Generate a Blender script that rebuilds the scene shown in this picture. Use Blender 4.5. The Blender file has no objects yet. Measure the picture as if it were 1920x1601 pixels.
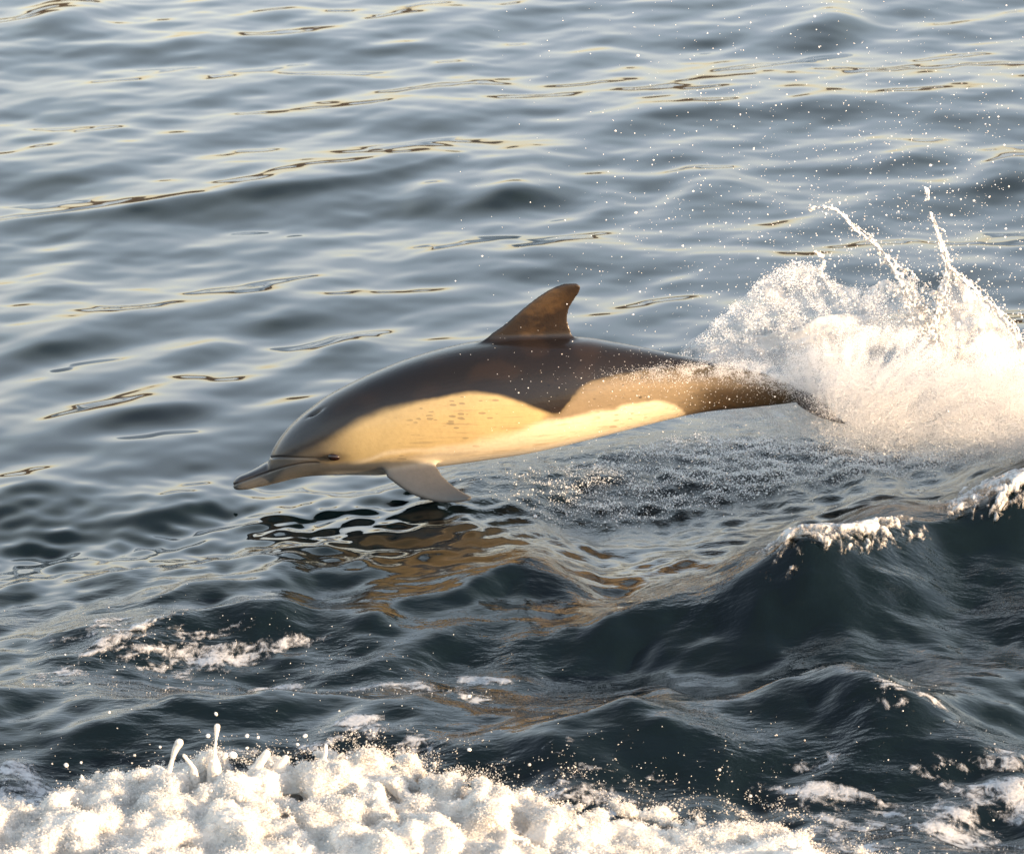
import bpy, bmesh, math, random
import numpy as np
from mathutils import Vector, Matrix, noise as mnoise

rng = np.random.default_rng(11)
random.seed(11)
S = bpy.context.scene
COL = S.collection
R = math.radians

# ------------------------------------------------------------------ camera
CAM = np.array([0.0, -13.8, 4.6])
PITCH = R(17.4)
LENS, SENSOR = 155.0, 36.0
cd = bpy.data.cameras.new('camera')
cam = bpy.data.objects.new('camera', cd)
COL.objects.link(cam)
cam.location = CAM
cam.rotation_euler = (math.pi / 2 - PITCH, 0, 0)
cd.lens, cd.sensor_width = LENS, SENSOR
cd.clip_start, cd.clip_end = 0.1, 40000
cd.dof.use_dof = True
cd.dof.focus_distance = 14.4
cd.dof.aperture_fstop = 10.0
S.camera = cam

# ------------------------------------------------------------------ light
SUN_EL, SUN_AZ = R(11.0), R(113.0)          # azimuth clockwise from +Y
W = bpy.data.worlds.new('World')
S.world = W
W.use_nodes = True
wn, wl = W.node_tree.nodes, W.node_tree.links
sky = wn.new('ShaderNodeTexSky')
sky.sky_type = 'NISHITA'
sky.sun_disc = False
sky.sun_elevation = SUN_EL
sky.sun_rotation = SUN_AZ
sky.dust_density = 2.0
# thin, patchy grey evening cloud all over the sky, thinning out towards the horizon
tc = wn.new('ShaderNodeTexCoord')
sep = wn.new('ShaderNodeSeparateXYZ')
wl.new(tc.outputs['Generated'], sep.inputs[0])
elev = wn.new('ShaderNodeMapRange')
elev.interpolation_type = 'SMOOTHSTEP'
elev.inputs[1].default_value, elev.inputs[2].default_value = 0.04, 0.22
wl.new(sep.outputs['Z'], elev.inputs[0])
cn = wn.new('ShaderNodeTexNoise')
cn.inputs['Scale'].default_value = 2.2
cn.inputs['Detail'].default_value = 5
wl.new(tc.outputs['Generated'], cn.inputs['Vector'])
cm = wn.new('ShaderNodeMapRange')
cm.inputs[1].default_value, cm.inputs[2].default_value = 0.30, 0.62
cm.inputs[3].default_value, cm.inputs[4].default_value = 0.25, 0.82
wl.new(cn.outputs['Fac'], cm.inputs[0])
cf = wn.new('ShaderNodeMath')
cf.operation = 'MULTIPLY'
wl.new(elev.outputs[0], cf.inputs[0])
wl.new(cm.outputs[0], cf.inputs[1])
mix = wn.new('ShaderNodeMix')
mix.data_type = 'RGBA'
wl.new(cf.outputs[0], mix.inputs[0])
tint = wn.new('ShaderNodeVectorMath')                  # rose colour correction over the whole sky
tint.operation = 'MULTIPLY'
tint.inputs[1].default_value = (1.10, 0.93, 0.97)
wl.new(sky.outputs[0], tint.inputs[0])
wl.new(tint.outputs[0], mix.inputs[6])
# low sun lights the cloud most where one sees through more of it, low in the sky
cb = wn.new('ShaderNodeMapRange')
cb.interpolation_type = 'SMOOTHSTEP'
cb.inputs[1].default_value, cb.inputs[2].default_value = 0.42, 0.90
cb.inputs[3].default_value, cb.inputs[4].default_value = 1.0, 0.22
wl.new(sep.outputs['Z'], cb.inputs[0])
cs = wn.new('ShaderNodeVectorMath')
cs.operation = 'SCALE'
cw = wn.new('ShaderNodeMapRange')                       # cloud low over the horizon is lit cream, higher up blue-grey
cw.interpolation_type = 'SMOOTHSTEP'
cw.inputs[1].default_value, cw.inputs[2].default_value = 0.09, 0.34
wl.new(sep.outputs['Z'], cw.inputs[0])
cc = wn.new('ShaderNodeMix')
cc.data_type = 'RGBA'
cc.inputs[6].default_value = (4.1, 3.85, 3.25, 1)
cc.inputs[7].default_value = (2.92, 3.46, 3.70, 1)
wl.new(cw.outputs[0], cc.inputs[0])
wl.new(cc.outputs[2], cs.inputs[0])
wl.new(cb.outputs[0], cs.inputs['Scale'])
wl.new(cs.outputs[0], mix.inputs[7])
bg = wn['Background']
wl.new(mix.outputs[2], bg.inputs[0])
bg.inputs[1].default_value = 0.15

sd = bpy.data.lights.new('sun', 'SUN')
sd.energy = 3.7
sd.angle = R(0.6)
sd.color = (1.0, 0.71, 0.43)
sun = bpy.data.objects.new('sun', sd)
COL.objects.link(sun)
sdir = Vector((math.sin(SUN_AZ) * math.cos(SUN_EL), math.cos(SUN_AZ) * math.cos(SUN_EL), math.sin(SUN_EL)))
sun.rotation_euler = sdir.to_track_quat('Z', 'Y').to_euler()

S.view_settings.view_transform = 'Standard'
S.view_settings.look = 'None'
S.view_settings.exposure = 2.1
S.view_settings.gamma = 1.0
S.view_settings.use_curve_mapping = False
S.render.engine = 'CYCLES'
S.cycles.use_denoising = True
S.cycles.max_bounces = 6
S.cycles.diffuse_bounces = 3
S.cycles.glossy_bounces = 3
S.cycles.transparent_max_bounces = 12
S.cycles.caustics_reflective = False
S.cycles.caustics_refractive = False

# ------------------------------------------------------------------ helpers
FPX = LENS / SENSOR * 1920.0
FWD = np.array([0, math.cos(PITCH), -math.sin(PITCH)])
UPV = np.array([0, math.sin(PITCH), math.cos(PITCH)])
RGT = np.array([1.0, 0, 0])


def ray(px, py):
    d = FWD + RGT * ((px - 960.0) / FPX) - UPV * ((py - 800.5) / FPX)
    return d


def on_z(px, py, z=0.0):
    """world point seen at photo pixel (px, py) on the level plane z"""
    d = ray(px, py)
    return CAM + d * ((z - CAM[2]) / d[2])


def on_y(px, py, y=0.0):
    d = ray(px, py)
    return CAM + d * ((y - CAM[1]) / d[1])


def smooth(a, b, x):
    t = np.clip((x - a) / (b - a), 0, 1)
    return t * t * (3 - 2 * t)


def link(name, me, mat=None, parent=None):
    o = bpy.data.objects.new(name, me)
    COL.objects.link(o)
    if mat is not None:
        me.materials.append(mat)
    if parent is not None:
        o.parent = parent
    return o


def tag(o, label=None, cat=None, group=None, kind=None):
    if label:
        o['label'] = label
    if cat:
        o['category'] = cat
    if group:
        o['group'] = group
    if kind:
        o['kind'] = kind
    return o


def mesh_from(name, v, f, smooth_shade=True):
    me = bpy.data.meshes.new(name)
    v = np.asarray(v, dtype=np.float32)
    f = np.asarray(f, dtype=np.int32)
    k = f.shape[1]
    me.vertices.add(len(v))
    me.vertices.foreach_set('co', v.ravel())
    me.loops.add(f.size)
    me.loops.foreach_set('vertex_index', f.ravel())
    me.polygons.add(len(f))
    me.polygons.foreach_set('loop_start', np.arange(0, f.size, k, dtype=np.int32))
    if smooth_shade:
        me.polygons.foreach_set('use_smooth', np.ones(len(f), dtype=bool))
    me.update(calc_edges=True)
    return me


def point_attr(me, name, vals):
    a = me.attributes.new(name, 'FLOAT', 'POINT')
    a.data.foreach_set('value', np.asarray(vals, dtype=np.float32).ravel())


class NT:
    """small node-tree writer"""
    def __init__(self, name):
        self.m = bpy.data.materials.new(name)
        self.m.use_nodes = True
        self.t = self.m.node_tree
        self.p = self.t.nodes['Principled BSDF']
        self.out = self.t.nodes['Material Output']

    def n(self, kind, **kw):
        nd = self.t.nodes.new('ShaderNode' + kind)
        for k, v in kw.items():
            if hasattr(nd, k):
                setattr(nd, k, v)
            else:
                nd.inputs[k.replace('_', ' ')].default_value = v
        return nd

    def l(self, a, b):
        self.t.links.new(a, b)

    def attr(self, name):
        return self.n('Attribute', attribute_name=name).outputs['Fac']

    def mixc(self, fac, a, b):
        nd = self.t.nodes.new('ShaderNodeMix')
        nd.data_type = 'RGBA'
        for sock, v in ((nd.inputs[0], fac), (nd.inputs[6], a), (nd.inputs[7], b)):
            if isinstance(v, (tuple, list)):
                sock.default_value = (*v[:3], 1)
            elif isinstance(v, (int, float)):
                sock.default_value = v
            else:
                self.l(v, sock)
        return nd.outputs[2]

    def math(self, op, a, b=0.0):
        nd = self.n('Math', operation=op)
        for i, v in enumerate((a, b)):
            if isinstance(v, (int, float)):
                nd.inputs[i].default_value = v
            else:
                self.l(v, nd.inputs[i])
        return nd.outputs[0]

    def ramp(self, x, a, b, lo=0.0, hi=1.0):
        nd = self.n('MapRange', interpolation_type='SMOOTHSTEP')
        for i, v in enumerate((x, a, b, lo, hi)):
            if isinstance(v, (int, float)):
                nd.inputs[i].default_value = v
            else:
                self.l(v, nd.inputs[i])
        return nd.outputs[0]

# ------------------------------------------------------------------ the sea


def make_waves(n, lmin, lmax, slope, mean_deg, spread_deg, seed, tilt=0.3):
    g = np.random.default_rng(seed)
    lam = np.exp(g.uniform(math.log(lmin), math.log(lmax), n))
    th = R(90 + mean_deg) + g.normal(0, R(spread_deg), n)
    k = 2 * math.pi / lam
    s = (lam / lmax) ** tilt * g.uniform(0.5, 1.2, n)
    s *= slope / math.sqrt(0.5 * np.sum(s ** 2))
    return dict(kx=k * np.cos(th), ky=k * np.sin(th), a=s / k, ph=g.uniform(0, 2 * math.pi, n), lam=lam)


def eval_waves(wv, x, y, minlam=None):
    h = np.zeros_like(x)
    for kx, ky, a, ph, lam in zip(wv['kx'], wv['ky'], wv['a'], wv['ph'], wv['lam']):
        t = a * np.cos(kx * x + ky * y + ph)
        if minlam is not None:
            t *= np.clip((lam - minlam) / (minlam + 1e-6), 0, 1)
        h += t
    return h


SWELL = make_waves(22, 1.4, 4.5, 0.026, 20, 26, 3)
RIPPLE = make_waves(90, 0.22, 1.5, 0.068, 29, 37, 5, 0.10)
CAT = make_waves(70, 0.09, 0.32, 0.075, 30, 40, 15, 0.1)
CHOP = make_waves(60, 0.14, 0.8, 0.17, 15, 50, 8, 0.35)
FINE = make_waves(50, 0.035, 0.12, 0.20, 10, 60, 9, 0.2)

RIDGE_A = [(2300, 740, .38), (2100, 830, .37), (1920, 912, .36), (1790, 962, .30), (1690, 962, .33), (1560, 1008, .31), (1440, 1045, .26),
           (1330, 1095, .18), (1240, 1130, .14), (1150, 1165, .09), (1050, 1190, .05), (950, 1210, .02)]
RIDGE_B = [(1130, 1108, .04), (1060, 1085, .09), (980, 1062, .13), (890, 1075, .13), (800, 1102, .11), (700, 1135, .09), (600, 1150, .06),
           (500, 1148, .08), (400, 1152, .08), (300, 1165, .09), (200, 1195, .09), (100, 1240, .08), (0, 1290, .07), (-200, 1370, .06)]


def cubic(xs, ys, x):
    """smooth curve through the points (xs ascending)"""
    xs, ys = np.asarray(xs, float), np.asarray(ys, float)
    d = np.diff(ys) / np.diff(xs)
    m = np.empty_like(ys)
    m[1:-1] = np.where(d[:-1] * d[1:] > 0, 2 * d[:-1] * d[1:] / np.where(d[:-1] + d[1:] == 0, 1, d[:-1] + d[1:]), 0)
    m[0], m[-1] = d[0], d[-1]
    x = np.clip(x, xs[0], xs[-1])
    i = np.clip(np.searchsorted(xs, x) - 1, 0, len(xs) - 2)
    w = xs[i + 1] - xs[i]
    t = (x - xs[i]) / w
    return ((2 * t ** 3 - 3 * t ** 2 + 1) * ys[i] + (t ** 3 - 2 * t ** 2 + t) * w * m[i] + (3 * t ** 2 - 2 * t ** 3) * ys[i + 1] + (t ** 3 - t ** 2) * w * m[i + 1])


def ridge(pts, x, y, wf, wb, power=1.35, ends=0.35):
    """a travelling wave: steep on the near side, gentle on the far side, along a crest line"""
    P = np.array([on_z(a, b, h) for a, b, h in pts])
    o = np.argsort(P[:, 0])
    P = P[o]
    H = cubic(P[:, 0], P[:, 2], x)
    wob = 0.05 * np.sin(x * 4.1 + 1.0) + 0.025 * np.sin(x * 9.7 + y * 2)
    yr = cubic(P[:, 0], P[:, 1], x) + wob * 0.5
    slope = cubic(P[:, 0], np.gradient(P[:, 1], P[:, 0]), x)
    d = (y - yr) / np.sqrt(1 + slope ** 2)
    sc = 0.5 + 0.5 * H / P[:, 2].max()
    near = np.exp(-np.abs(d / (wf * sc)) ** power)
    far = np.exp(-np.abs(d / (wb * sc)) ** 1.6)
    fade = smooth(P[0, 0] - ends, P[0, 0] + 0.05, x) * smooth(P[-1, 0] + ends, P[-1, 0] - 0.05, x)
    # a small round-off so that the crest is not a knife edge
    return H * fade * np.where(d < 0, near, far)


RIDGE_D = [(890, 288, .015), (760, 303, .05), (600, 328, .06), (450, 345, .062), (300, 365, .06), (200, 383, .05), (60, 402, .02)]
FAR_HUMPS = [(520, 1085, .32, .25, .05), (960, 350, .20, .17, .045), (1330, 345, .2, .2, .04), (90, 525, .14, .16, .03), (90, 640, .20, .13, .035), (390, 636, .18, .14, .03),
             (650, 650, .13, .12, .028), (290, 765, .24, .12, .036), (40, 915, .14, .10, .028), (330, 945, .22, .09, .03), (530, 590, .15, .12, .025),
             (1560, 30, .2, .3, .05), (800, 370, .1, .14, .025), (1140, 375, .12, .14, .026), (1900, 320, .16, .2, .035), (120, 25, .2, .35, .05), (1700, 290, .2, .2, .03)]
HUMPS = [  # px, py, half-width across, half-width along view, height
    (1170, 1352, .20, .16, .085), (1255, 1400, .17, .13, .06), (1070, 1425, .15, .14, .06), (1345, 1420, .16, .12, .055), (1250, 1318, .16, .12, .05),
    (1560, 1330, .22, .20, .08), (1625, 1345, .20, .18, .065), (1720, 1380, .25, .20, .07), (1840, 1270, .30, .22, .10), (1420, 1350, .24, .15, .05),
    (960, 1400, .20, .14, .05), (760, 1330, .30, .18, .05), (500, 1340, .40, .2, .06), (250, 1330, .35, .2, .05), (840, 1400, .22, .12, .05), (880, 1215, .3, .14, .04), (520, 1170, .16, .1, .04),
    (660, 1165, .14, .1, .04), (1870, 1420, .25, .2, .06)]


def sea_height(x, y, cell=None):
    lo = None if cell is None else cell * 2.5
    dist = -y
    fore = smooth(-0.4, 1.0, -(y + 0.45 - 0.22 * x))         # the churned water nearer than the bow-wave
    h = eval_waves(SWELL, x, y, lo) * (1 - 0.5 * fore)
    h += eval_waves(RIPPLE, x, y, lo) * (1 + 0.25 * smooth(2.5, -0.2, y)) * (1 - 0.45 * fore)
    h += eval_waves(CAT, x, y, lo) * (0.33 + 1.45 * smooth(0.9, -0.3, y - 0.25 * x) * (1 - 0.5 * fore) + 0.50 * fore)
    c = eval_waves(CHOP, x, y, lo)
    c = c + 13.0 * np.clip(c, -0.03, 0.06) * np.abs(c)          # peaked crests
    h += c * fore * 0.75
    wash = wash_mask(x, y)
    h += eval_waves(FINE, x, y, lo) * (wash * 0.9 + 0.60 * smooth(0.7, -0.2, y - 0.2 * x) * (1 - 0.6 * fore) + 0.10 * fore)
    h += ridge(RIDGE_A, x, y, .36, .75)
    h += ridge(RIDGE_B, x, y, .22, .75)
    h += ridge(RIDGE_D, x, y, .12, .4, 1.6) * 0.6
    for px, py, wx, wy, hz in FAR_HUMPS:
        p = on_z(px, py, hz)
        ex, ey = x - p[0], y - p[1] - 0.55 * (x - p[0])
        h += hz * np.exp(-(ex / wx) ** 2 - (ey / np.where(ey < 0, wy, 2.2 * wy)) ** 2)
    for px, py, wx, wy, hz in HUMPS:
        p = on_z(px, py, hz)
        r = np.sqrt(((x - p[0]) / wx) ** 2 + ((y - p[1]) / wy) ** 2 + 0.02)
        h += hz * np.exp(-r ** 1.4)
    return h


def wash_mask(x, y):
    """disturbed, foamy water under the dolphin and the splash"""
    a = on_z(1050, 925)
    b = on_z(1900, 830)
    t = np.clip(((x - a[0]) * (b[0] - a[0]) + (y - a[1]) * (b[1] - a[1])) / ((b[0] - a[0]) ** 2 + (b[1] - a[1]) ** 2), 0, 1)
    cx, cy = a[0] + t * (b[0] - a[0]), a[1] + t * (b[1] - a[1])
    d = np.hypot((x - cx), (y - cy) * 0.55)
    return np.exp(-(d / 0.30) ** 2)


def graded(lo, hi, step_lo, step_hi, out, nout=36):
    n = int((hi - lo) / (0.5 * (step_lo + step_hi)))
    t = np.linspace(0, 1, n)
    core = lo + (hi - lo) * (t * step_lo + (step_hi - step_lo) * t * t / 2) / (0.5 * (step_lo + step_hi))
    g = np.geomspace(step_hi * 1.5, out, nout)
    right = hi + np.cumsum(np.diff(np.concatenate([[0], g])))
    left = (lo - np.geomspace(step_lo * 1.5, out, nout))[::-1]
    return np.concatenate([left, core, right])


gx = graded(-3.8, 3.8, 0.009, 0.009, 9000)
gy = graded(-3.6, 9.8, 0.0085, 0.026, 9000)
GX, GY = np.meshgrid(gx, gy)
cellx = np.gradient(gx)
celly = np.gradient(gy)
CELL = np.maximum(*np.meshgrid(cellx, celly))
GZ = sea_height(GX.ravel(), GY.ravel(), CELL.ravel()).reshape(GX.shape)
nx, ny = len(gx), len(gy)
idx = np.arange(nx * ny).reshape(ny, nx)
quads = np.stack([idx[:-1, :-1], idx[:-1, 1:], idx[1:, 1:], idx[1:, :-1]], -1).reshape(-1, 4)
me = mesh_from('sea', np.stack([GX, GY, GZ], -1).reshape(-1, 3), quads)
point_attr(me, 'wash', wash_mask(GX.ravel(), GY.ravel()))
point_attr(me, 'fore', smooth(-0.4, 1.0, -(GY.ravel() + 0.45 - 0.22 * GX.ravel())))


def sea_material():
    b = NT('sea_water')
    p = b.p
    p.inputs['Base Color'].default_value = (0.0016, 0.0046, 0.0060, 1)
    p.inputs['Roughness'].default_value = 0.025
    p.inputs['IOR'].default_value = 1.333
    geo = b.n('NewGeometry')
    mp = b.n('Mapping')
    mp.inputs['Rotation'].default_value = (0, 0, R(-22))
    mp.inputs['Scale'].default_value = (1.0, 2.6, 1.0)
    b.l(geo.outputs['Position'], mp.inputs['Vector'])
    n1 = b.n('TexNoise', Scale=9.0, Detail=4.0, Roughness=0.55)
    b.l(mp.outputs[0], n1.inputs['Vector'])
    n2 = b.n('TexNoise', Scale=30.0, Detail=4.0, Roughness=0.6)
    b.l(geo.outputs['Position'], n2.inputs['Vector'])
    n3 = b.n('TexNoise', Scale=2.2, Detail=2.0)
    b.l(geo.outputs['Position'], n3.inputs['Vector'])
    fore, wash = b.attr('fore'), b.attr('wash')
    h = b.math('MULTIPLY', n1.outputs['Fac'], b.math('MULTIPLY', b.math('MULTIPLY', fore, b.ramp(n3.outputs['Fac'], .4, .7, .25, 1.0)), 0.016))
    h2 = b.math('MULTIPLY', n2.outputs['Fac'], b.math('MULTIPLY', wash, 0.012))
    hs = b.math('ADD', h, h2)
    bp = b.n('Bump', Distance=1.0, Strength=1.0)
    b.l(hs, bp.inputs['Height'])
    b.l(bp.outputs[0], p.inputs['Normal'])
    return b.m


M_SEA = sea_material()
sea = link('sea', me, M_SEA)
tag(sea, kind='structure')

# ------------------------------------------------------------------ far shore (seen only as dark reflections in the ripples)
hx = np.linspace(-9000, 9000, 400)
hy = np.array([4200, 4400, 4800, 5400, 6500])
HX, HY = np.meshgrid(hx, hy)
prof = np.array([0, .45, 1.0, .8, 0])[:, None]
hh = 150 + 60 * np.sin(hx / 1400 + 1) + 35 * np.sin(hx / 510 + 2.2) + 14 * np.sin(hx / 170) + 6 * np.sin(hx / 61)
HZ = prof * hh[None, :] - 3
i2 = np.arange(HX.size).reshape(HX.shape)
q2 = np.stack([i2[:-1, :-1], i2[:-1, 1:], i2[1:, 1:], i2[1:, :-1]], -1).reshape(-1, 4)
hm = NT('hill_heath')
hm.p.inputs['Roughness'].default_value = 0.9
nz = hm.n('TexNoise', Scale=0.004, Detail=6.0)
g = hm.n('NewGeometry')
hm.l(g.outputs['Position'], nz.inputs['Vector'])
hm.l(hm.mixc(nz.outputs['Fac'], (0.035, 0.022, 0.012), (0.07, 0.05, 0.022)), hm.p.inputs['Base Color'])
hills = link('hills', mesh_from('hills', np.stack([HX, HY, HZ], -1).reshape(-1, 3), q2), hm.m)
tag(hills, kind='structure')

# ------------------------------------------------------------------ the dolphin
# silhouette read as (x, top, bottom, half-width) along the animal, beak to tail, in thousandths of the animal's own frame
PROF = np.array([
    [437, 904, 913, 4], [440, 899, 917, 9], [448, 893, 918, 13], [462, 887, 917, 16], [480, 878, 913, 19], [495, 869, 910, 22], [504, 863, 908, 24],
    [507, 852, 907, 27], [515, 836, 905, 33], [527, 818, 902, 40], [542, 800, 898, 47], [560, 783, 894, 54], [580, 767, 891, 60], [610, 745, 889, 68],
    [650, 723, 888, 76], [700, 699, 888, 85], [760, 675, 881, 94], [830, 654, 870, 101], [900, 640, 860, 105], [980, 632, 848, 103], [1050, 631, 834, 96],
    [1100, 634, 823, 87], [1150, 642, 811, 77], [1200, 651, 799, 65], [1250, 661, 787, 53], [1300, 671, 776, 42], [1350, 682, 769, 33],
    [1400, 692, 765, 25], [1440, 703, 761, 19], [1475, 718, 757, 15], [1500, 728, 755, 13], [1530, 742, 757, 9], [1545, 750, 758, 3]], float)
XS = np.concatenate([np.linspace(437, 448, 8), np.linspace(450, 503, 26), np.linspace(504, 530, 18), np.linspace(533, 1545, 240)])


def px2m(px, py):
    p = on_y(px, py, 0.0)
    return p[0], p[2]


def prof_at(x):
    return (cubic(PROF[:, 0], PROF[:, 1], x), cubic(PROF[:, 0], PROF[:, 2], x), cubic(PROF[:, 0], PROF[:, 3], x))


def section(x, n=72):
    t, bt, w = (float(v) for v in prof_at(np.array([x]))) if False else [float(np.ravel(v)[0]) for v in prof_at(np.array([x]))]
    cx, zt = px2m(x, t)
    _, zb = px2m(x, bt)
    wm = w / 571.0
    ph = np.linspace(0, 2 * math.pi, n, endpoint=False)
    c, h = (zt + zb) / 2, (zt - zb) / 2 * 0.975
    beak = 1 - smooth(490, 560, x)
    e = 0.92 - 0.12 * beak
    yy = wm * np.sign(np.sin(ph)) * np.abs(np.sin(ph)) ** e
    zz = c + h * np.sign(np.cos(ph)) * np.abs(np.cos(ph)) ** e
    # widest a little below the middle on the chest
    lowfat = 0.12 * smooth(560, 760, x) * (1 - smooth(1000, 1250, x))
    yy = yy * (1 - lowfat * np.cos(ph))
    return np.stack([np.full(n, cx), yy, zz], -1)


def loft(rings, close=True):
    rings = np.array(rings)
    m, n, _ = rings.shape
    v = rings.reshape(-1, 3)
    i = np.arange(m * n).reshape(m, n)
    j = np.roll(i, -1, 1)
    f = np.stack([i[:-1], j[:-1], j[1:], i[1:]], -1).reshape(-1, 4)
    v = np.vstack([v, rings[0].mean(0), rings[-1].mean(0)])
    c0, c1 = m * n, m * n + 1
    caps = [[c0, j[0, k], i[0, k]] for k in range(n)] + [[c1, i[-1, k], j[-1, k]] for k in range(n)]
    return v.tolist(), f.tolist() + caps


def blade(le, te, thick, normal_y=True, n=24, tfun=None):
    """a fin: rings of an aerofoil between leading-edge and trailing-edge curves (arrays of 3-D points)"""
    rings = []
    m = len(le)
    for k in range(m):
        a, b = np.array(le[k]), np.array(te[k])
        ch = b - a
        c = np.linalg.norm(ch) + 1e-9
        # normal of the fin: across the chord and the span
        k0, k1 = max(k - 1, 0), min(k + 1, m - 1)
        span = (np.array(le[k1]) + te[k1]) / 2 - (np.array(le[k0]) + te[k0]) / 2
        nn = np.cross(ch, span)
        nn /= np.linalg.norm(nn) + 1e-9
        th = thick * c if tfun is None else tfun(k / (m - 1), c)
        ring = []
        for u in np.linspace(0, 2 * math.pi, n, endpoint=False):
            s = (1 - math.cos(u)) / 2
            prof = (1.2 * math.sqrt(max(s, 0)) * (1 - s) ** 0.8 + 0.12 * (1 - s) * s) * th + 0.0018 * math.sin(min(max(s, 0), 1) * math.pi) ** 0.3
            ring.append(a + ch * s + nn * prof * (1 if u < math.pi else -1))
        rings.append(ring)
    return loft(rings)


def curve_pts(pts, n):
    """n points evenly along a smooth curve through pts (any dimension)"""
    P = np.asarray(pts, float)
    d = np.concatenate([[0], np.cumsum(np.linalg.norm(np.diff(P, axis=0), axis=1))])
    u = np.linspace(0, d[-1], n)
    return np.stack([cubic(d, P[:, i], u) for i in range(P.shape[1])], -1)


parts = []
parts.append(loft([section(x) for x in XS]))

# dorsal fin
NL = 40
dl = curve_pts([(846, 680), (890, 645), (942, 611), (982, 577), (1012, 554), (1040, 538), (1064, 531), (1080, 531)], NL)
dt = curve_pts([(1098, 668), (1082, 634), (1070, 618), (1064, 598), (1067, 580), (1077, 562), (1087, 546), (1089, 537)], NL)
le = [on_y(a, b, 0) for a, b in dl]
te = [on_y(a, b, 0) for a, b in dt]
parts.append(blade(le, te, .13, tfun=lambda t, c: 0.020 * (1 - 0.75 * t)))

# flippers: root on the lower chest, swept back, down and out
fl = curve_pts([(706, 868), (722, 891), (745, 910), (772, 927), (802, 938), (832, 943), (860, 942), (876, 938)], NL)
ft = curve_pts([(822, 858), (822, 876), (832, 893), (848, 908), (864, 919), (876, 926), (884, 930), (886, 934)], NL)
for side in (-1, 1):
    le, te = [], []
    for k in range(NL):
        t = k / (NL - 1)
        yk = -(0.115 + 0.15 * t)
        a, b = on_y(*fl[k], yk), on_y(*ft[k], yk - 0.012 * (1 - t))
        a[1] *= -side
        b[1] *= -side
        le.append(a)
        te.append(b)
    parts.append(blade(le, te, .1, tfun=lambda t, c: 0.019 * (1 - 0.7 * t)))

# tail flukes: level blades either side of the tail stock, tips swept back
for side in (-1, 1):
    le, te = [], []
    for k in range(NL):
        t = k / (NL - 1)
        y = side * 0.215 * t
        r0, r1 = px2m(1478, 737), px2m(1545, 752)
        tip = px2m(1574, 757)
        s = t ** 1.35
        a = np.array([r0[0] + (tip[0] - r0[0]) * s, y, r0[1] + (tip[1] - r0[1]) * t - 0.016 * math.sin(math.pi * t)])
        u = t ** 0.9
        b = np.array([r1[0] + (tip[0] + .004 - r1[0]) * u + 0.012 * math.sin(math.pi * t), y, r1[1] + (tip[1] - r1[1]) * t - 0.016 * math.sin(math.pi * t)])
        le.append(a)
        te.append(b)
    parts.append(blade(le, te, .1, tfun=lambda t, c: 0.012 * (1 - 0.7 * t)))

vs, fs = [], []
for v, f in parts:
    o = len(vs)
    vs += v
    fs += [[i + o for i in q] for q in f]
raw = bpy.data.meshes.new('raw')
raw.from_pydata([tuple(p) for p in vs], [], fs)
bmm = bmesh.new()
bmm.from_mesh(raw)
bmesh.ops.recalc_face_normals(bmm, faces=bmm.faces)
bmm.to_mesh(raw)
bmm.free()


def remesh(me, voxel, smooth_it=3, factor=0.5):
    o = bpy.data.objects.new('tmp', me)
    COL.objects.link(o)
    m = o.modifiers.new('r', 'REMESH')
    m.mode = 'VOXEL'
    m.voxel_size = voxel
    m.use_smooth_shade = True
    if smooth_it:
        sm = o.modifiers.new('s', 'SMOOTH')
        sm.iterations = smooth_it
        sm.factor = factor
    dg = bpy.context.evaluated_depsgraph_get()
    out = bpy.data.meshes.new_from_object(o.evaluated_get(dg), depsgraph=dg)
    bpy.data.objects.remove(o)
    return out


body = remesh(raw, 0.0032, 7, 0.5)
body.name = 'body'
nv = len(body.vertices)
V = np.empty(nv * 3, np.float32)
body.vertices.foreach_get('co', V)
V = V.reshape(-1, 3).astype(float)
from mathutils.kdtree import KDTree


def tree(pts):
    k = KDTree(len(pts))
    for i, p in enumerate(pts):
        k.insert(p, i)
    k.balance()
    return k


T_BODY = tree(parts[0][0])
near_body = np.array([T_BODY.find(p)[2] for p in V])
near_fin = {}
for nm, ids in (('dorsal', (1,)), ('flip', (2, 3)), ('fluke', (4, 5))):
    t = tree([p for i in ids for p in parts[i][0]])
    near_fin[nm] = np.array([t.find(p)[2] for p in V])
# fillet the roots of the fins into the body
fil = np.zeros(nv)
for d in near_fin.values():
    fil = np.maximum(fil, smooth(0.034, 0.012, d) * smooth(0.030, 0.012, near_body))
ed = np.empty(len(body.edges) * 2, np.int32)
body.edges.foreach_get('vertices', ed)
ed = ed.reshape(-1, 2)
deg = np.bincount(ed.ravel(), minlength=nv).astype(float)[:, None]
for it in range(40):
    acc = np.zeros_like(V)
    for c in range(3):
        acc[:, c] = np.bincount(ed[:, 0], V[ed[:, 1], c], nv) + np.bincount(ed[:, 1], V[ed[:, 0], c], nv)
    V += (acc / deg - V) * (fil * 0.8)[:, None]
body.vertices.foreach_set('co', V.astype(np.float32).ravel())
DDORS = smooth(0.006, 0.022, near_body) * (near_fin['dorsal'] < 0.03)
DFLIP = smooth(0.008, 0.026, near_body) * (near_fin['flip'] < 0.03)
body.update()
NRM = np.empty(nv * 3, np.float32)
body.vertices.foreach_get('normal', NRM)
NRM = NRM.reshape(-1, 3).astype(float)


def side_coords(P):
    """coordinates on the animal's flank, the same for both sides (in the frame of PROF)"""
    q = P.copy()
    q[:, 1] = -np.abs(q[:, 1])
    r = q - CAM
    d = r @ FWD
    return 960 + (r @ RGT) / d * FPX, 800.5 - (r @ UPV) / d * FPX


U, Vv = side_coords(V)
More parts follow.
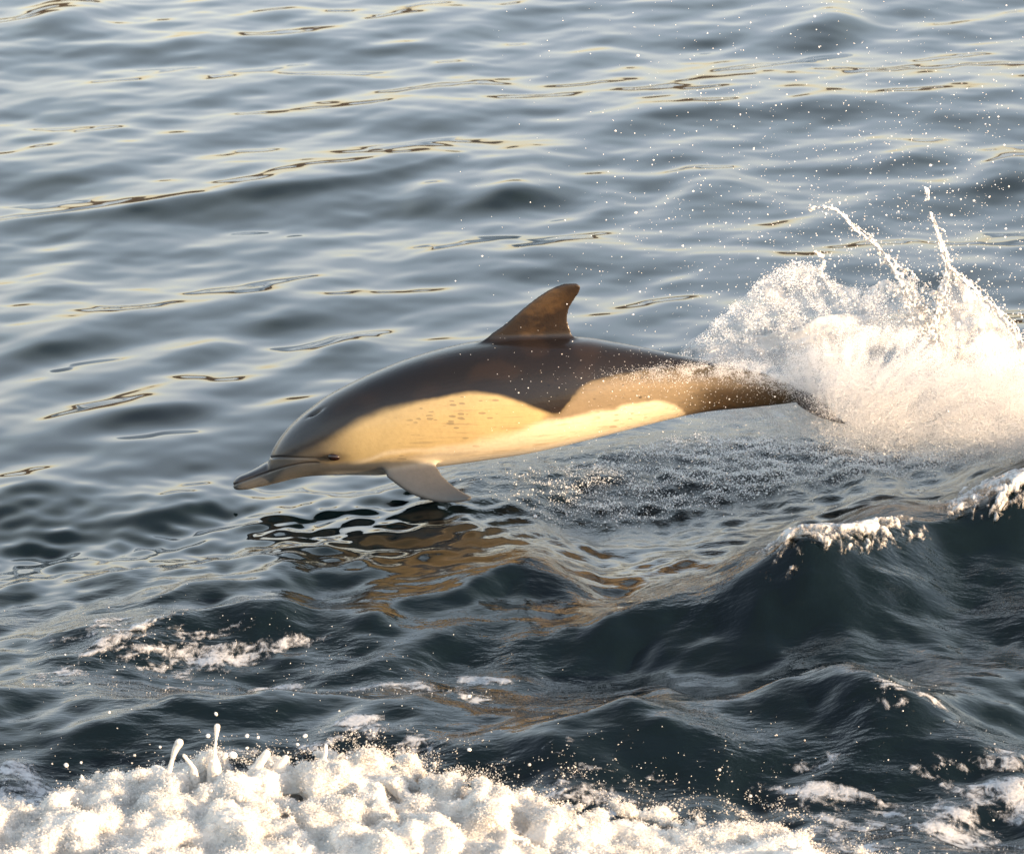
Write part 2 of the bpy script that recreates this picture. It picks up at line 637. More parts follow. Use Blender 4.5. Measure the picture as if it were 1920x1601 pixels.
# soft irregularity of every colour border
wob = np.array([mnoise.noise((u / 34.0, v / 20.0, 1.7)) * 4 + mnoise.noise((u / 13.0, v / 9.0, 5.1)) * 1.2 for u, v in zip(U, Vv)])
wob *= 0.45 + 0.55 * smooth(700, 950, U)
Uw, Vw = U + wob * 1.2, Vv + wob


def below(pts, soft, u=None, v=None):
    """1 below the curve through pts, 0 above it, blending over `soft`"""
    u = Uw if u is None else u
    v = Vw if v is None else v
    p = np.array(pts, float)
    c = cubic(p[:, 0], p[:, 1], u)
    s = soft if np.isscalar(soft) else np.interp(u, [q[0] for q in soft], [q[1] for q in soft])
    return smooth(-0.5, 0.5, (v - c) / s)


cape = below([(430, 905), (507, 868), (545, 858), (600, 838), (640, 812), (680, 788), (740, 765), (800, 750), (850, 741), (900, 738), (940, 744), (980, 756), (1020, 772), (1040, 778),
              (1056, 768), (1075, 745), (1110, 724), (1160, 708), (1220, 700), (1300, 694), (1390, 700), (1480, 730), (1560, 770)],
             [(430, 6), (540, 22), (620, 34), (700, 26), (800, 12), (960, 12), (1030, 10), (1100, 22), (1250, 22), (1400, 30)])
flank = smooth(1015, 1065, Uw + (Vw - 770) * 0.6) * cape
belly = below([(430, 930), (600, 905), (700, 890), (800, 850), (900, 826), (980, 805), (1030, 788), (1080, 781), (1130, 771), (1180, 759), (1225, 753), (1258, 757), (1280, 770), (1300, 800), (1560, 800)],
              [(700, 20), (900, 26), (1040, 14), (1250, 10), (1300, 14)])
tail = smooth(1270, 1350, Uw + (Vw - 740) * 0.35)
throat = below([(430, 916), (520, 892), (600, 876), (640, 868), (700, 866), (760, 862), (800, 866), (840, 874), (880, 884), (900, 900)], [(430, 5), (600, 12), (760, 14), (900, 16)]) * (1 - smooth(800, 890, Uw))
stripe = np.exp(-((Vw - cubic([640, 690, 720, 760, 800, 860, 950], [872, 862, 852, 846, 843, 838, 822], Uw)) / 4.5) ** 2) * smooth(650, 690, Uw) * (1 - smooth(860, 960, Uw))
line2 = np.exp(-((Vw - cubic([700, 760, 800, 860, 950], [866, 857, 854, 850, 836], Uw)) / 4.0) ** 2) * smooth(690, 740, Uw) * (1 - smooth(840, 940, Uw))
muzzle_shade = smooth(690, 545, U)                                      # shading of the head put into the colour, greyer towards the beak
eyepatch = np.exp(-(((U - 618) / 32) ** 2 + ((Vv - 857) / 9) ** 2) ** 1.5)
mouthc = cubic([436, 452, 480, 510, 540, 575, 600], [910, 903, 893, 883, 874, 868, 867], U)
mouth = np.exp(-((Vv - mouthc) / 1.6) ** 2) * smooth(603, 590, U)
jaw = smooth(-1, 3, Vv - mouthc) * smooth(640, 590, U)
crease = np.exp(-((Vv - cubic([503, 520, 550, 600, 630], [858, 857, 858, 859, 858], U)) / 1.8) ** 2) * smooth(500, 505, U) * smooth(628, 545, U)
blow = np.exp(-(((U - 591) / 12) ** 2 + ((Vv - (774 - (U - 591) * .55)) / 3.2) ** 2))

ab = np.abs(V[:, 1])
w_here = np.interp(U, PROF[:, 0], PROF[:, 3]) / 571.0
# fins by position: above the back, or beyond the chest
topz = np.interp(V[:, 0], [px2m(x, 0)[0] for x in PROF[:, 0]], [px2m(x, t)[1] for x, t in zip(PROF[:, 0], PROF[:, 1])])
dors = DDORS
lowz = np.interp(V[:, 0], [px2m(x, 0)[0] for x in PROF[:, 0]], [px2m(x, t)[1] for x, t in zip(PROF[:, 0], PROF[:, 2])])
flip = DFLIP
fluke = smooth(1470, 1500, U)

C = np.tile(np.array([0.009, 0.007, 0.0068]), (nv, 1))             # cape


def lay(mask, col):
    global C
    C = C * (1 - mask[:, None]) + np.array(col)[None, :] * mask[:, None]


mott = np.array([mnoise.noise((u / 60.0, v / 45.0, 9.0)) for u, v in zip(U, Vv)])
lay(smooth(0.0, 0.5, mott) * 0.35, (0.028, 0.017, 0.011))
lay(smooth(660, 560, U) * 0.8, (0.020, 0.021, 0.024))             # melon
lay(cape * (1 - flank) * (1 - 0.75 * muzzle_shade), (0.37, 0.278, 0.132))
lay(cape * muzzle_shade * 0.92, (0.062, 0.061, 0.060))
lay(flank, (0.165, 0.128, 0.082))
lay(tail * cape, (0.050, 0.034, 0.019))
lay(tail * cape * smooth(742, 712, Vw) * smooth(1490, 1400, U) * np.clip(.75 + .8 * mott, 0, 1), (0.150, 0.112, 0.066))
lay(belly * (1 - tail), (0.50, 0.425, 0.30))
lay(throat, (0.095, 0.092, 0.084))  # jaw-to-flipper stripe, darkened further to paint in the shade below the head
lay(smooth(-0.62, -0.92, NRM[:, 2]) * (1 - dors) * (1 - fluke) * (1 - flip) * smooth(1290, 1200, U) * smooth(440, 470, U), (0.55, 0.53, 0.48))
lay(stripe * 0.7, (0.48, 0.40, 0.28))
lay(line2 * 0.45, (0.24, 0.20, 0.15))
lay(eyepatch * 0.8, (0.028, 0.020, 0.016))
lay(jaw * 0.9, (0.070, 0.070, 0.067))  # grey lower jaw, its colour deepened to stand for the head's shade
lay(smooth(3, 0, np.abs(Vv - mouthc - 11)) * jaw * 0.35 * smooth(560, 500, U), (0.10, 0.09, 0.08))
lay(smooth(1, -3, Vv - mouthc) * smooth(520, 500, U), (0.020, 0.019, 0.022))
lay(mouth * 0.95, (0.012, 0.010, 0.010))
lay(crease * 0.7, (0.02, 0.018, 0.018))
lay(blow, (0.006, 0.005, 0.005))
lay(flip, (0.075, 0.071, 0.067))
patch = dors * smooth(60, 10, np.abs(U - 1020) - 8) * np.clip(0.45 + 1.3 * mott + 0.9 * np.array([mnoise.noise((u / 16, v / 10, 3.0)) for u, v in zip(U, Vv)]), 0, 1)
lay(dors, (0.014, 0.009, 0.006))
lay(patch * 0.85, (0.052, 0.031, 0.014))
lay(fluke, (0.014, 0.011, 0.010))

# carve the mouth, the melon crease and the blowhole
V -= NRM * (mouth * 0.0035 + crease * 0.005 + blow * 0.010)[:, None]
body.vertices.foreach_set('co', V.astype(np.float32).ravel())
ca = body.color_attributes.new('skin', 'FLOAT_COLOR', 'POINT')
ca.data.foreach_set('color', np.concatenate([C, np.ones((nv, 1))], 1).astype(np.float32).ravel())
point_attr(body, 'pale', np.clip(cape * (1 - tail) * (1 - flip) * smooth(700, 780, U) * (1 - dors), 0, 1))
body.update()

b = NT('dolphin_skin')
at = b.n('Attribute', attribute_name='skin')
tco = b.n('TexCoord')
mp = b.n('Mapping')
mp.inputs['Scale'].default_value = (30, 30, 90)
mp.inputs['Rotation'].default_value = (0, R(-4), 0)
b.l(tco.outputs['Object'], mp.inputs['Vector'])
v1 = b.n('TexVoronoi', Scale=1.0)
b.l(mp.outputs[0], v1.inputs['Vector'])
rs = b.n('SeparateColor')
b.l(v1.outputs['Color'], rs.inputs[0])
spot = b.math('MULTIPLY', b.ramp(v1.outputs['Distance'], b.math('MULTIPLY', rs.outputs[0], 0.44), b.math('ADD', b.math('MULTIPLY', rs.outputs[0], 0.44), 0.10), 1.0, 0.0), b.ramp(rs.outputs[1], .40, .46))
nb = b.n('TexNoise', Scale=5.0, Detail=2.0)
b.l(tco.outputs['Object'], nb.inputs['Vector'])
spot = b.math('MULTIPLY', spot, b.ramp(nb.outputs['Fac'], .40, .56))
spot = b.math('MULTIPLY', spot, b.math('MULTIPLY', b.attr('pale'), 0.5))
nf = b.n('TexNoise', Scale=55.0, Detail=5.0, Roughness=0.65)
b.l(tco.outputs['Object'], nf.inputs['Vector'])
varied = b.n('HueSaturation')
b.l(b.ramp(nf.outputs['Fac'], .25, .75, .94, 1.06), varied.inputs['Value'])
ms = b.n('Mapping')
ms.inputs['Scale'].default_value = (5, 40, 85)
ms.inputs['Rotation'].default_value = (0, R(-10), 0)
b.l(tco.outputs['Object'], ms.inputs['Vector'])
ns = b.n('TexNoise', Scale=1.0, Detail=5.0, Roughness=0.6)
b.l(ms.outputs[0], ns.inputs['Vector'])
streak = b.mixc(b.math('MULTIPLY', b.ramp(ns.outputs['Fac'], .52, .72), b.math('MULTIPLY', b.attr('pale'), 0.42)), at.outputs['Color'], (0.15, 0.115, 0.07))
b.l(streak, varied.inputs['Color'])
b.l(b.mixc(spot, varied.outputs[0], (0.10, 0.085, 0.06)), b.p.inputs['Base Color'])
b.p.inputs['Roughness'].default_value = 0.42
b.p.inputs['Specular IOR Level'].default_value = 0.2
b.p.inputs['Coat Weight'].default_value = 0.6
b.p.inputs['Coat Roughness'].default_value = 0.08
b.p.inputs['Coat IOR'].default_value = 1.33
b.p.inputs['Subsurface Weight'].default_value = 0.0
bp = b.n('Bump', Strength=0.12, Distance=0.004)
nw = b.n('TexNoise', Scale=120.0, Detail=3.0)
b.l(tco.outputs['Object'], nw.inputs['Vector'])
b.l(nw.outputs['Fac'], bp.inputs['Height'])
b.l(bp.outputs[0], b.p.inputs['Normal'])
b.l(bp.outputs[0], b.p.inputs['Coat Normal'])
M_SKIN = b.m

dolphin = bpy.data.objects.new('dolphin', None)
COL.objects.link(dolphin)
dolphin.location = (px2m(950, 860)[0], 0, px2m(950, 860)[1])
tag(dolphin, 'dark backed dolphin with a tan side and pale belly leaping clear of the water', 'dolphin')
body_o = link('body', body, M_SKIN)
body_o.parent = dolphin
body_o.matrix_parent_inverse = Matrix.Translation(-Vector(dolphin.location))

be = NT('dolphin_eye')
be.p.inputs['Base Color'].default_value = (0.010, 0.004, 0.003, 1)
be.p.inputs['Roughness'].default_value = 0.08
for side in (-1, 1):
    bmm = bmesh.new()
    bmesh.ops.create_uvsphere(bmm, u_segments=24, v_segments=14, radius=1.0)
    ex, ez = px2m(627, 862)
    # rest it in the skin
    near = np.argmin((U - 627) ** 2 + (Vv - 857) ** 2 + (np.sign(V[:, 1]) != side) * 1e6)
    ex, ey, ez = V[near]
    bmesh.ops.scale(bmm, vec=(.021, .011, .0125), verts=bmm.verts)
    bmesh.ops.rotate(bmm, matrix=Matrix.Rotation(R(6), 3, 'Y'), verts=bmm.verts)
    bmesh.ops.translate(bmm, vec=(ex, ey - side * 0.003, ez), verts=bmm.verts)
    em = bpy.data.meshes.new('eye')
    bmm.to_mesh(em)
    bmm.free()
    for p in em.polygons:
        p.use_smooth = True
    eo = link('eye', em, be.m)
    eo.parent = dolphin
    eo.matrix_parent_inverse = Matrix.Translation(-Vector(dolphin.location))

# ------------------------------------------------------------------ foam and white water
ICO = []
for sub in (1, 2, 3):
    t = bmesh.new()
    bmesh.ops.create_icosphere(t, subdivisions=sub, radius=1.0)
    ICO.append((np.array([v.co for v in t.verts]), np.array([[v.index for v in f.verts] for f in t.faces])))
    t.free()


def blobs(cent, rad, sub=1, stretch=None):
    """spheres joined into one triangle soup (to be fused by the remesher)"""
    bv, bf = ICO[sub]
    cent, rad = np.asarray(cent, float), np.asarray(rad, float)
    v = bv[None] * rad[:, None, None]
    if stretch is not None:
        v = v * np.asarray(stretch)[:, None, :]
    v = v + cent[:, None, :]
    f = bf[None] + (np.arange(len(cent)) * len(bv))[:, None, None]
    return v.reshape(-1, 3), f.reshape(-1, 3)


def fuse(cent, rad, voxel, name, sub=1, smooth_it=4, stretch=None, rough=0.0, freq=12.0, fine=None):
    v, f = blobs(cent, rad, sub, stretch)
    out = remesh(mesh_from('raw', v, f), voxel, smooth_it)
    if rough:
        n = len(out.vertices)
        P = np.empty(n * 3, np.float32)
        out.vertices.foreach_get('co', P)
        N = np.empty(n * 3, np.float32)
        out.vertices.foreach_get('normal', N)
        P, N = P.reshape(-1, 3).astype(float), N.reshape(-1, 3)
        d = np.array([mnoise.turbulence((p[0] * freq, p[1] * freq, p[2] * freq), 4, False) for p in P])
        P += N * ((d - 0.45) * rough)[:, None]
        if fine:
            d = np.array([abs(mnoise.noise((p[0] * fine[1], p[1] * fine[1], p[2] * fine[1]))) for p in P])
            P -= N * ((0.35 - d) * fine[0])[:, None]
        out.vertices.foreach_set('co', P.astype(np.float32).ravel())
        out.update()
    out.name = name
    return out


def largest_piece(me):
    """drop the loose crumbs that the remesher leaves"""
    n = len(me.vertices)
    e = np.empty(len(me.edges) * 2, np.int32)
    me.edges.foreach_get('vertices', e)
    e = e.reshape(-1, 2)
    lab = np.arange(n)
    while True:
        lo = np.minimum(lab[e[:, 0]], lab[e[:, 1]])
        new = lab.copy()
        np.minimum.at(new, e[:, 0], lo)
        np.minimum.at(new, e[:, 1], lo)
        new = new[new]
        if (new == lab).all():
            break
        lab = new
    keep = lab == np.bincount(lab).argmax()
    bm = bmesh.new()
    bm.from_mesh(me)
    bm.verts.ensure_lookup_table()
    bmesh.ops.delete(bm, geom=[bm.verts[i] for i in np.nonzero(~keep)[0]], context='VERTS')
    bm.to_mesh(me)
    bm.free()
    for p in me.polygons:
        p.use_smooth = True
    return me


def foam_material(name, col=(0.58, 0.545, 0.495), bub=95.0, sss=0.45, dark=0.8):
    b = NT(name)
    g = b.n('NewGeometry')
    n1 = b.n('TexNoise', Scale=9.0, Detail=6.0, Roughness=0.62)
    b.l(g.outputs['Position'], n1.inputs['Vector'])
    n2 = b.n('TexNoise', Scale=bub, Detail=4.0, Roughness=0.6)
    b.l(g.outputs['Position'], n2.inputs['Vector'])
    vo = b.n('TexVoronoi', Scale=bub)
    b.l(g.outputs['Position'], vo.inputs['Vector'])
    # where the bubbles are thin the sea shows grey through them
    thin = b.math('MULTIPLY', b.ramp(n1.outputs['Fac'], .50, .68), b.ramp(n2.outputs['Fac'], .40, .60))
    c = b.mixc(b.math('MULTIPLY', thin, dark), col, (0.20, 0.225, 0.24))
    b.l(c, b.p.inputs['Base Color'])
    b.p.inputs['Roughness'].default_value = 0.5
    b.p.inputs['Specular IOR Level'].default_value = 0.35
    b.p.inputs['Subsurface Weight'].default_value = sss
    b.p.inputs['Subsurface Radius'].default_value = (1.0, 0.95, 0.9)
    b.p.inputs['Subsurface Scale'].default_value = 0.03
    h = b.math('ADD', b.math('MULTIPLY', n2.outputs['Fac'], 0.008), b.math('MULTIPLY', vo.outputs['Distance'], 0.004))
    bp = b.n('Bump', Strength=0.6, Distance=1.0)
    b.l(h, bp.inputs['Height'])
    b.l(bp.outputs[0], b.p.inputs['Normal'])
    return b.m


def lace_material(name='thin_foam', c0=(0.25, 0.26, 0.275), c1=(0.36, 0.37, 0.39)):
    b = NT(name)
    g = b.n('NewGeometry')
    mp = b.n('Mapping')
    mp.inputs['Scale'].default_value = (1.0, 0.6, 1.0)
    mp.inputs['Rotation'].default_value = (0, 0, R(-25))
    b.l(g.outputs['Position'], mp.inputs['Vector'])
    n1 = b.n('TexNoise', Scale=34.0, Detail=6.0, Roughness=0.68, Distortion=0.6)
    b.l(mp.outputs[0], n1.inputs['Vector'])
    n2 = b.n('TexNoise', Scale=120.0, Detail=3.0)
    b.l(g.outputs['Position'], n2.inputs['Vector'])
    cov = b.math('ADD', b.attr('cover'), b.math('MULTIPLY', b.math('SUBTRACT', n1.outputs['Fac'], 0.5), 2.6))
    al = b.ramp(cov, .16, 1.0)
    b.l(b.mixc(b.ramp(n2.outputs['Fac'], .3, .7), c0, c1), b.p.inputs['Base Color'])
    b.l(al, b.p.inputs['Alpha'])
    b.p.inputs['Roughness'].default_value = 0.5
    bp = b.n('Bump', Strength=0.7, Distance=0.006)
    b.l(n1.outputs['Fac'], bp.inputs['Height'])
    b.l(bp.outputs[0], b.p.inputs['Normal'])
    return b.m


M_FOAM = foam_material('sea_foam')
M_CAP = foam_material('bubbly_foam', (0.34, 0.34, 0.345), 90.0, 0.1, 0.95)
M_LACE = lace_material()


def drop_material(name='white_droplets', col=(0.78, 0.78, 0.78), through=0.4):
    b = NT(name)
    d = b.n('BsdfDiffuse')
    d.inputs['Color'].default_value = (*col, 1)
    tr = b.n('BsdfTranslucent')
    tr.inputs['Color'].default_value = (*col, 1)
    m1 = b.n('MixShader')
    m1.inputs[0].default_value = through
    b.l(d.outputs[0], m1.inputs[1])
    b.l(tr.outputs[0], m1.inputs[2])
    b.l(m1.outputs[0], b.out.inputs['Surface'])
    return b.m


M_DROP = drop_material()
M_LACE2 = M_DROP

# --- the breaking crest along the near edge
TOP = [(-150, 1560), (0, 1500), (60, 1505), (110, 1490), (150, 1462), (230, 1450), (330, 1440), (400, 1425), (460, 1438), (520, 1425), (600, 1408), (680, 1412), (760, 1425), (850, 1445),
       (950, 1472), (1030, 1500), (1110, 1505), (1200, 1512), (1300, 1528), (1400, 1508), (1460, 1510), (1500, 1545), (1540, 1585), (1640, 1600), (1750, 1650)]
tx, ty = [p[0] for p in TOP], [p[1] for p in TOP]
cent, rad = [], []
for k in range(2600):
    px = rng.uniform(-150, 1660)
    top = np.interp(px, tx, ty)
    right = smooth(750, 1250, px)
    # t = 0 at the back rim of the crest, 1 well out of frame below
    t = rng.uniform(0, 1) ** 0.8
    py = top - 16 + t * 340
    r = math.exp(rng.normal(math.log(.031), .45)) * (1 - 0.50 * right)
    r = min(r, .07)
    lump = mnoise.noise((px / 95.0, py / 60.0, 2.0)) + 0.6 * mnoise.noise((px / 40.0, py / 26.0, 6.0))
    hgt = (0.125 - 0.075 * right) * (1 - 0.55 * t) + 0.055 * lump * (1 - .3 * right) + 0.5 * max(0, .03 - r)
    p = on_z(px, py + r * 500, max(hgt, 0.02))
    base = sea_height(np.array([p[0]]), np.array([p[1]]))[0] if k < 0 else 0
    cent.append(p)
    rad.append(r)
# solid core under the lumps
for px in np.arange(-150, 1640, 32):
    top = np.interp(px, tx, ty)
    for t in np.arange(0.06, 1.0, 0.11):
        p = on_z(px, top + 40 + t * 330, 0.03)
        cent.append([p[0], p[1], 0.0 + 0.01 * (1 - t)])
        rad.append(.07)
cent, rad = np.array(cent), np.array(rad)
crest = fuse(cent, rad, 0.0060, 'foam_crest', 1, 18, rough=0.022, freq=9.0, fine=(0.003, 26.0))
crest = largest_piece(crest)
crest_o = link('foam_crest', crest, M_FOAM)
tag(crest_o, 'thick lumpy white foam crest of the near breaking wave, sunlit on its right sides', 'foam')


def stalk(pts, radii, name, voxel=0.004, mat=M_FOAM, parent=None, jitter=0.0):
    P = curve_pts(pts, 40)
    rr = np.interp(np.linspace(0, 1, 40), np.linspace(0, 1, len(radii)), radii)
    if jitter:
        P = P + rng.normal(0, jitter, P.shape) * rr[:, None]
        rr = rr * rng.uniform(.7, 1.25, len(rr))
    o = link(name, fuse(P, rr, voxel, name, 1, 3), mat)
    if parent:
        o.parent = parent
    return o


def px_pts(pts, y):
    return [on_y(a, b, y) for a, b in pts]


yc = float(np.median([on_z(px_, np.interp(px_, tx, ty) + 25, .14)[1] for px_ in (320, 400, 500, 600)]))
print('finger depth', yc)
FINGERS = [([(312, 1475), (320, 1435), (329, 1405), (336, 1392)], (.018, .0085, .0065, .0125)),
           ([(402, 1420), (404, 1395), (406, 1375), (407, 1362)], (.020, .0060, .0045, .0095)),
           ([(480, 1450), (489, 1428), (500, 1412)], (.034, .014, .0115)),
           ([(522, 1450), (528, 1432), (536, 1420)], (.036, .020, .009)),
           ([(606, 1430), (611, 1408), (611, 1397)], (.034, .007, .006)),
           ([(364, 1445), (352, 1425), (345, 1416)], (.018, .007, .006)),
           ([(160, 1480), (155, 1462), (152, 1452)], (.024, .012, .004)),
           ([(65, 1535), (60, 1518), (62, 1505)], (.028, .014, .004))]
for pts, rr in FINGERS:
    stalk(px_pts([(pts[0][0], pts[0][1] + 45)] + pts, yc), [rr[0] * 1.1] + list(rr), 'foam_finger', parent=crest_o)


# --- sheets of foam lying on the water
def foam_patch(px, py, wx, wy, rot, thr, freq, label, seed, group='foam patches on the churned water', thick=0.0045, cell=0.0045, mat=None, stretch=2.2, soft=1.0, z=0.03, name='foam_patch', cat='foam'):
    c = on_z(px, py, z)
    n1, n2 = int(2.3 * wx / cell), int(2.3 * wy / cell)
    a = np.linspace(-1.15 * wx, 1.15 * wx, n1)
    bb = np.linspace(-1.15 * wy, 1.15 * wy, n2)
    A, B = np.meshgrid(a, bb)
    cr, sr = math.cos(R(rot)), math.sin(R(rot))
    X = c[0] + A * cr - B * sr
    Y = c[1] + A * sr + B * cr
    fall = 1 - ((A / wx) ** 2 + (B / wy) ** 2) ** 0.8
    n = np.empty(A.size)
    q = np.stack([A.ravel() * freq / stretch, B.ravel() * freq], -1)
    for i, (u, v) in enumerate(q):
        wx_ = mnoise.noise((u * .8, v * .8, seed + 7.0)) * .6
        wy_ = mnoise.noise((u * .8, v * .8, seed + 13.0)) * .6
        n[i] = mnoise.fractal((u + wx_, v + wy_, seed), 0.75, 2.1, 5) - 0.5 * max(0.0, 0.35 - abs(mnoise.noise((u * 2.3, v * 2.3, seed + 31.0))) * 2.2)
    m = n.reshape(A.shape) + soft * np.clip(fall, -1, 0.8) - thr + 0.16
    lift = np.where(m > 0, thick * np.clip(m, 0, 1) ** 0.5, 0.06 * m)
    Z = sea_height(X.ravel(), Y.ravel(), np.full(X.size, 0.011)).reshape(X.shape) + lift - 0.0012
    ii = np.arange(A.size).reshape(A.shape)
    q4 = np.stack([ii[:-1, :-1], ii[:-1, 1:], ii[1:, 1:], ii[1:, :-1]], -1).reshape(-1, 4)
    keep = (m.ravel()[q4] > -0.02).any(1) & (m.ravel()[q4] > -0.35).all(1)
    q4 = q4[keep]
    used = np.unique(q4)
    remap = np.full(A.size, -1)
    remap[used] = np.arange(len(used))
    me = mesh_from(name, np.stack([X, Y, Z], -1).reshape(-1, 3)[used], remap[q4])
    point_attr(me, 'cover', np.clip(m / 1.0, 0, 1).ravel()[used])
    o = link(name, me, mat or M_LACE)
    tag(o, label, cat, group)
    return o


foam_patch(250, 1225, .26, .34, 25, .62, 15, 'torn pinkish white foam patch on the wave face at far left', 1.0)
foam_patch(430, 1228, .28, .12, 12, .35, 13, 'long pale foam streak right of the torn patch on the left wave', 2.0)
foam_patch(95, 1282, .16, .10, 5, .55, 16, 'small ragged foam patch near the left edge of the water', 3.0)
foam_patch(510, 1276, .10, .05, -6, .15, 15, 'short thin foam streak below the long one, left of centre', 4.0)
foam_patch(715, 1288, .24, .09, 14, .42, 13, 'broken foam streak in the dark water below the dolphin flipper', 5.0)
foam_patch(915, 1265, .11, .045, -22, .1, 13, 'small slanting foam streak at the centre of the dark water', 6.0)
foam_patch(690, 1384, .10, .09, 20, .2, 13, 'small foam blob just beyond the near foam crest', 7.0)
foam_patch(55, 1480, .26, .30, -20, .50, 11, 'wide foam patch at the lower left corner behind the crest', 8.0)
foam_patch(890, 1315, .10, .10, 40, .50, 18, 'scattered foam flecks right of the broken streak', 9.0)
foam_patch(1700, 1385, .13, .10, 0, .62, 18, 'small foam scrap on the dark peak at right', 10.0)
foam_patch(1545, 1490, .22, .20, -18, .45, 12, 'tan lit foam net right of the crest end', 11.0)
foam_patch(1640, 1545, .34, .42, -25, .64, 12, 'open foam lace over dark water at lower right', 12.0)
foam_patch(1865, 1500, .24, .34, -30, .38, 11, 'large sunlit foam patch in the lower right corner', 13.0)
foam_patch(640, 1425, .40, .10, 6, .42, 16, 'thin foam lace along the back of the near foam crest', 15.0)
foam_patch(300, 1455, .34, .10, -3, .42, 16, 'thin foam lace behind the water fingers of the foam crest', 16.0)
foam_patch(1110, 1490, .22, .20, 0, .55, 16, 'thin foam lace behind the middle of the crest', 14.0)


# --- bubbly caps on the bow wave
def whitecap(p0, p1, wid, label, seed, thick=.034):
    """foam tumbling along the crest between two photo points (px, py, height)"""
    a, c = on_z(*p0), on_z(*p1)
    # settle both ends on the built crest
    def crest_y(q):
        yy = np.linspace(q[1] - .35, q[1] + .35, 200)
        return yy[np.argmax(sea_height(np.full(200, q[0]), yy, np.full(200, .011)))]
    a[1], c[1] = crest_y(a), crest_y(c)
    mid = (a + c) / 2
    L = np.hypot(*(c - a)[:2]) / 2
    rot = math.degrees(math.atan2(c[1] - a[1], c[0] - a[0]))
    d = (mid - CAM) / ((mid - CAM) @ FWD)
    px, py = 960 + (d @ RGT) * FPX, 800.5 - (d @ UPV) * FPX
    return foam_patch(px, py, L * 1.1, wid, rot, .10, 26, label, seed, 'bubbly caps breaking on the bow wave', thick=thick, cell=.004, mat=M_CAPLACE, stretch=1.4, soft=.9, z=mid[2], name='whitecap', cat='whitecap')


M_CAPLACE = lace_material('cap_foam', (0.30, 0.30, 0.30), (0.50, 0.495, 0.49))
whitecap((1440, 1030, .262), (1692, 958, .335), .12, 'longer bubbly whitecap breaking on the middle of the bow wave', 21.0)
whitecap((1785, 955, .315), (1990, 890, .375), .12, 'whitecap on the bow wave at the right edge of the picture', 22.0)
whitecap((250, 1163, .10), (295, 1151, .10), .03, 'tiny foam cap on the wave crest above the torn foam at left', 23.0, .012)


# --- the splash
splash = bpy.data.objects.new('splash', None)
COL.objects.link(splash)
splash.location = on_y(1620, 830, 0.15)
tag(splash, 'white splash thrown up around the tail of the leaping dolphin', 'splash')
INV = Matrix.Translation(-Vector(splash.location))


def under_splash(o):
    o.parent = splash
    o.matrix_parent_inverse = INV
    return o


def spheres(name, P, rad, mat):
    """many fine drops as one point cloud of true spheres"""
    me = bpy.data.meshes.new(name)
    P = np.asarray(P, np.float32)
    me.vertices.add(len(P))
    me.vertices.foreach_set('co', P.ravel())
    point_attr(me, 'rad', rad)
    o = link(name, me, mat)
    ng = bpy.data.node_groups.new(name, 'GeometryNodeTree')
    ng.interface.new_socket('Geometry', in_out='INPUT', socket_type='NodeSocketGeometry')
    ng.interface.new_socket('Geometry', in_out='OUTPUT', socket_type='NodeSocketGeometry')
    gi, go = ng.nodes.new('NodeGroupInput'), ng.nodes.new('NodeGroupOutput')
    mp = ng.nodes.new('GeometryNodeMeshToPoints')
    na = ng.nodes.new('GeometryNodeInputNamedAttribute')
    na.data_type = 'FLOAT'
    na.inputs['Name'].default_value = 'rad'
    sm = ng.nodes.new('GeometryNodeSetMaterial')
    sm.inputs['Material'].default_value = mat
    ng.links.new(gi.outputs[0], mp.inputs['Mesh'])
    ng.links.new(na.outputs['Attribute'], mp.inputs['Radius'])
    ng.links.new(mp.outputs[0], sm.inputs[0])
    ng.links.new(sm.outputs[0], go.inputs[0])
    o.modifiers.new('drops', 'NODES').node_group = ng
    tag(o, kind='stuff')
    return o


def fbm(x, y, s, z=0.0, octv=4):
    return np.array([mnoise.fractal((a / s, b / s, z), 1.0, 2.0, octv) for a, b in zip(x, y)])


def sample(n, density, box, step=3.0):
    """n photo-frame points drawn from density(px, py), evaluated once on a fine raster"""
    ax, ay = np.arange(box[0], box[2], step), np.arange(box[1], box[3], step)
    A, B = np.meshgrid(ax, ay)
    d = np.clip(density(A.ravel(), B.ravel()), 0, None)
    k = rng.choice(d.size, n, p=d / d.sum())
    return np.stack([A.ravel()[k], B.ravel()[k]], -1) + rng.uniform(0, step, (n, 2))


# the body of the splash: upper rim and lower rim of the white mass
RIM_T = [(1240, 690), (1300, 672), (1400, 662), (1500, 652), (1580, 612), (1640, 600), (1700, 610), (1760, 606), (1840, 610), (1920, 640), (2050, 680)]
RIM_B = [(1240, 712), (1330, 800), (1420, 812), (1500, 826), (1600, 842), (1700, 850), (1800, 858), (1920, 862), (2050, 860)]


def dens_mass(px, py):
    t = np.interp(px, *zip(*RIM_T))
    b_ = np.interp(px, *zip(*RIM_B))
    d = smooth(-6, 22, py - t) * smooth(28, -70, py - b_) * smooth(1225, 1400, px)
    n = fbm(px + py * .4, py * 1.5, 80.0, 4.0)
    n2 = fbm(np.arctan2(840 - py, px - 1560) * 260, np.hypot(840 - py, px - 1560) * .25, 20.0, 8.0)
    core = smooth(640, 745, py) * smooth(1350, 1620, px)
    return d * np.clip(0.20 + 0.55 * core + 0.50 * n * (1 - .4 * core) + 0.35 * n2, 0.02, 1)


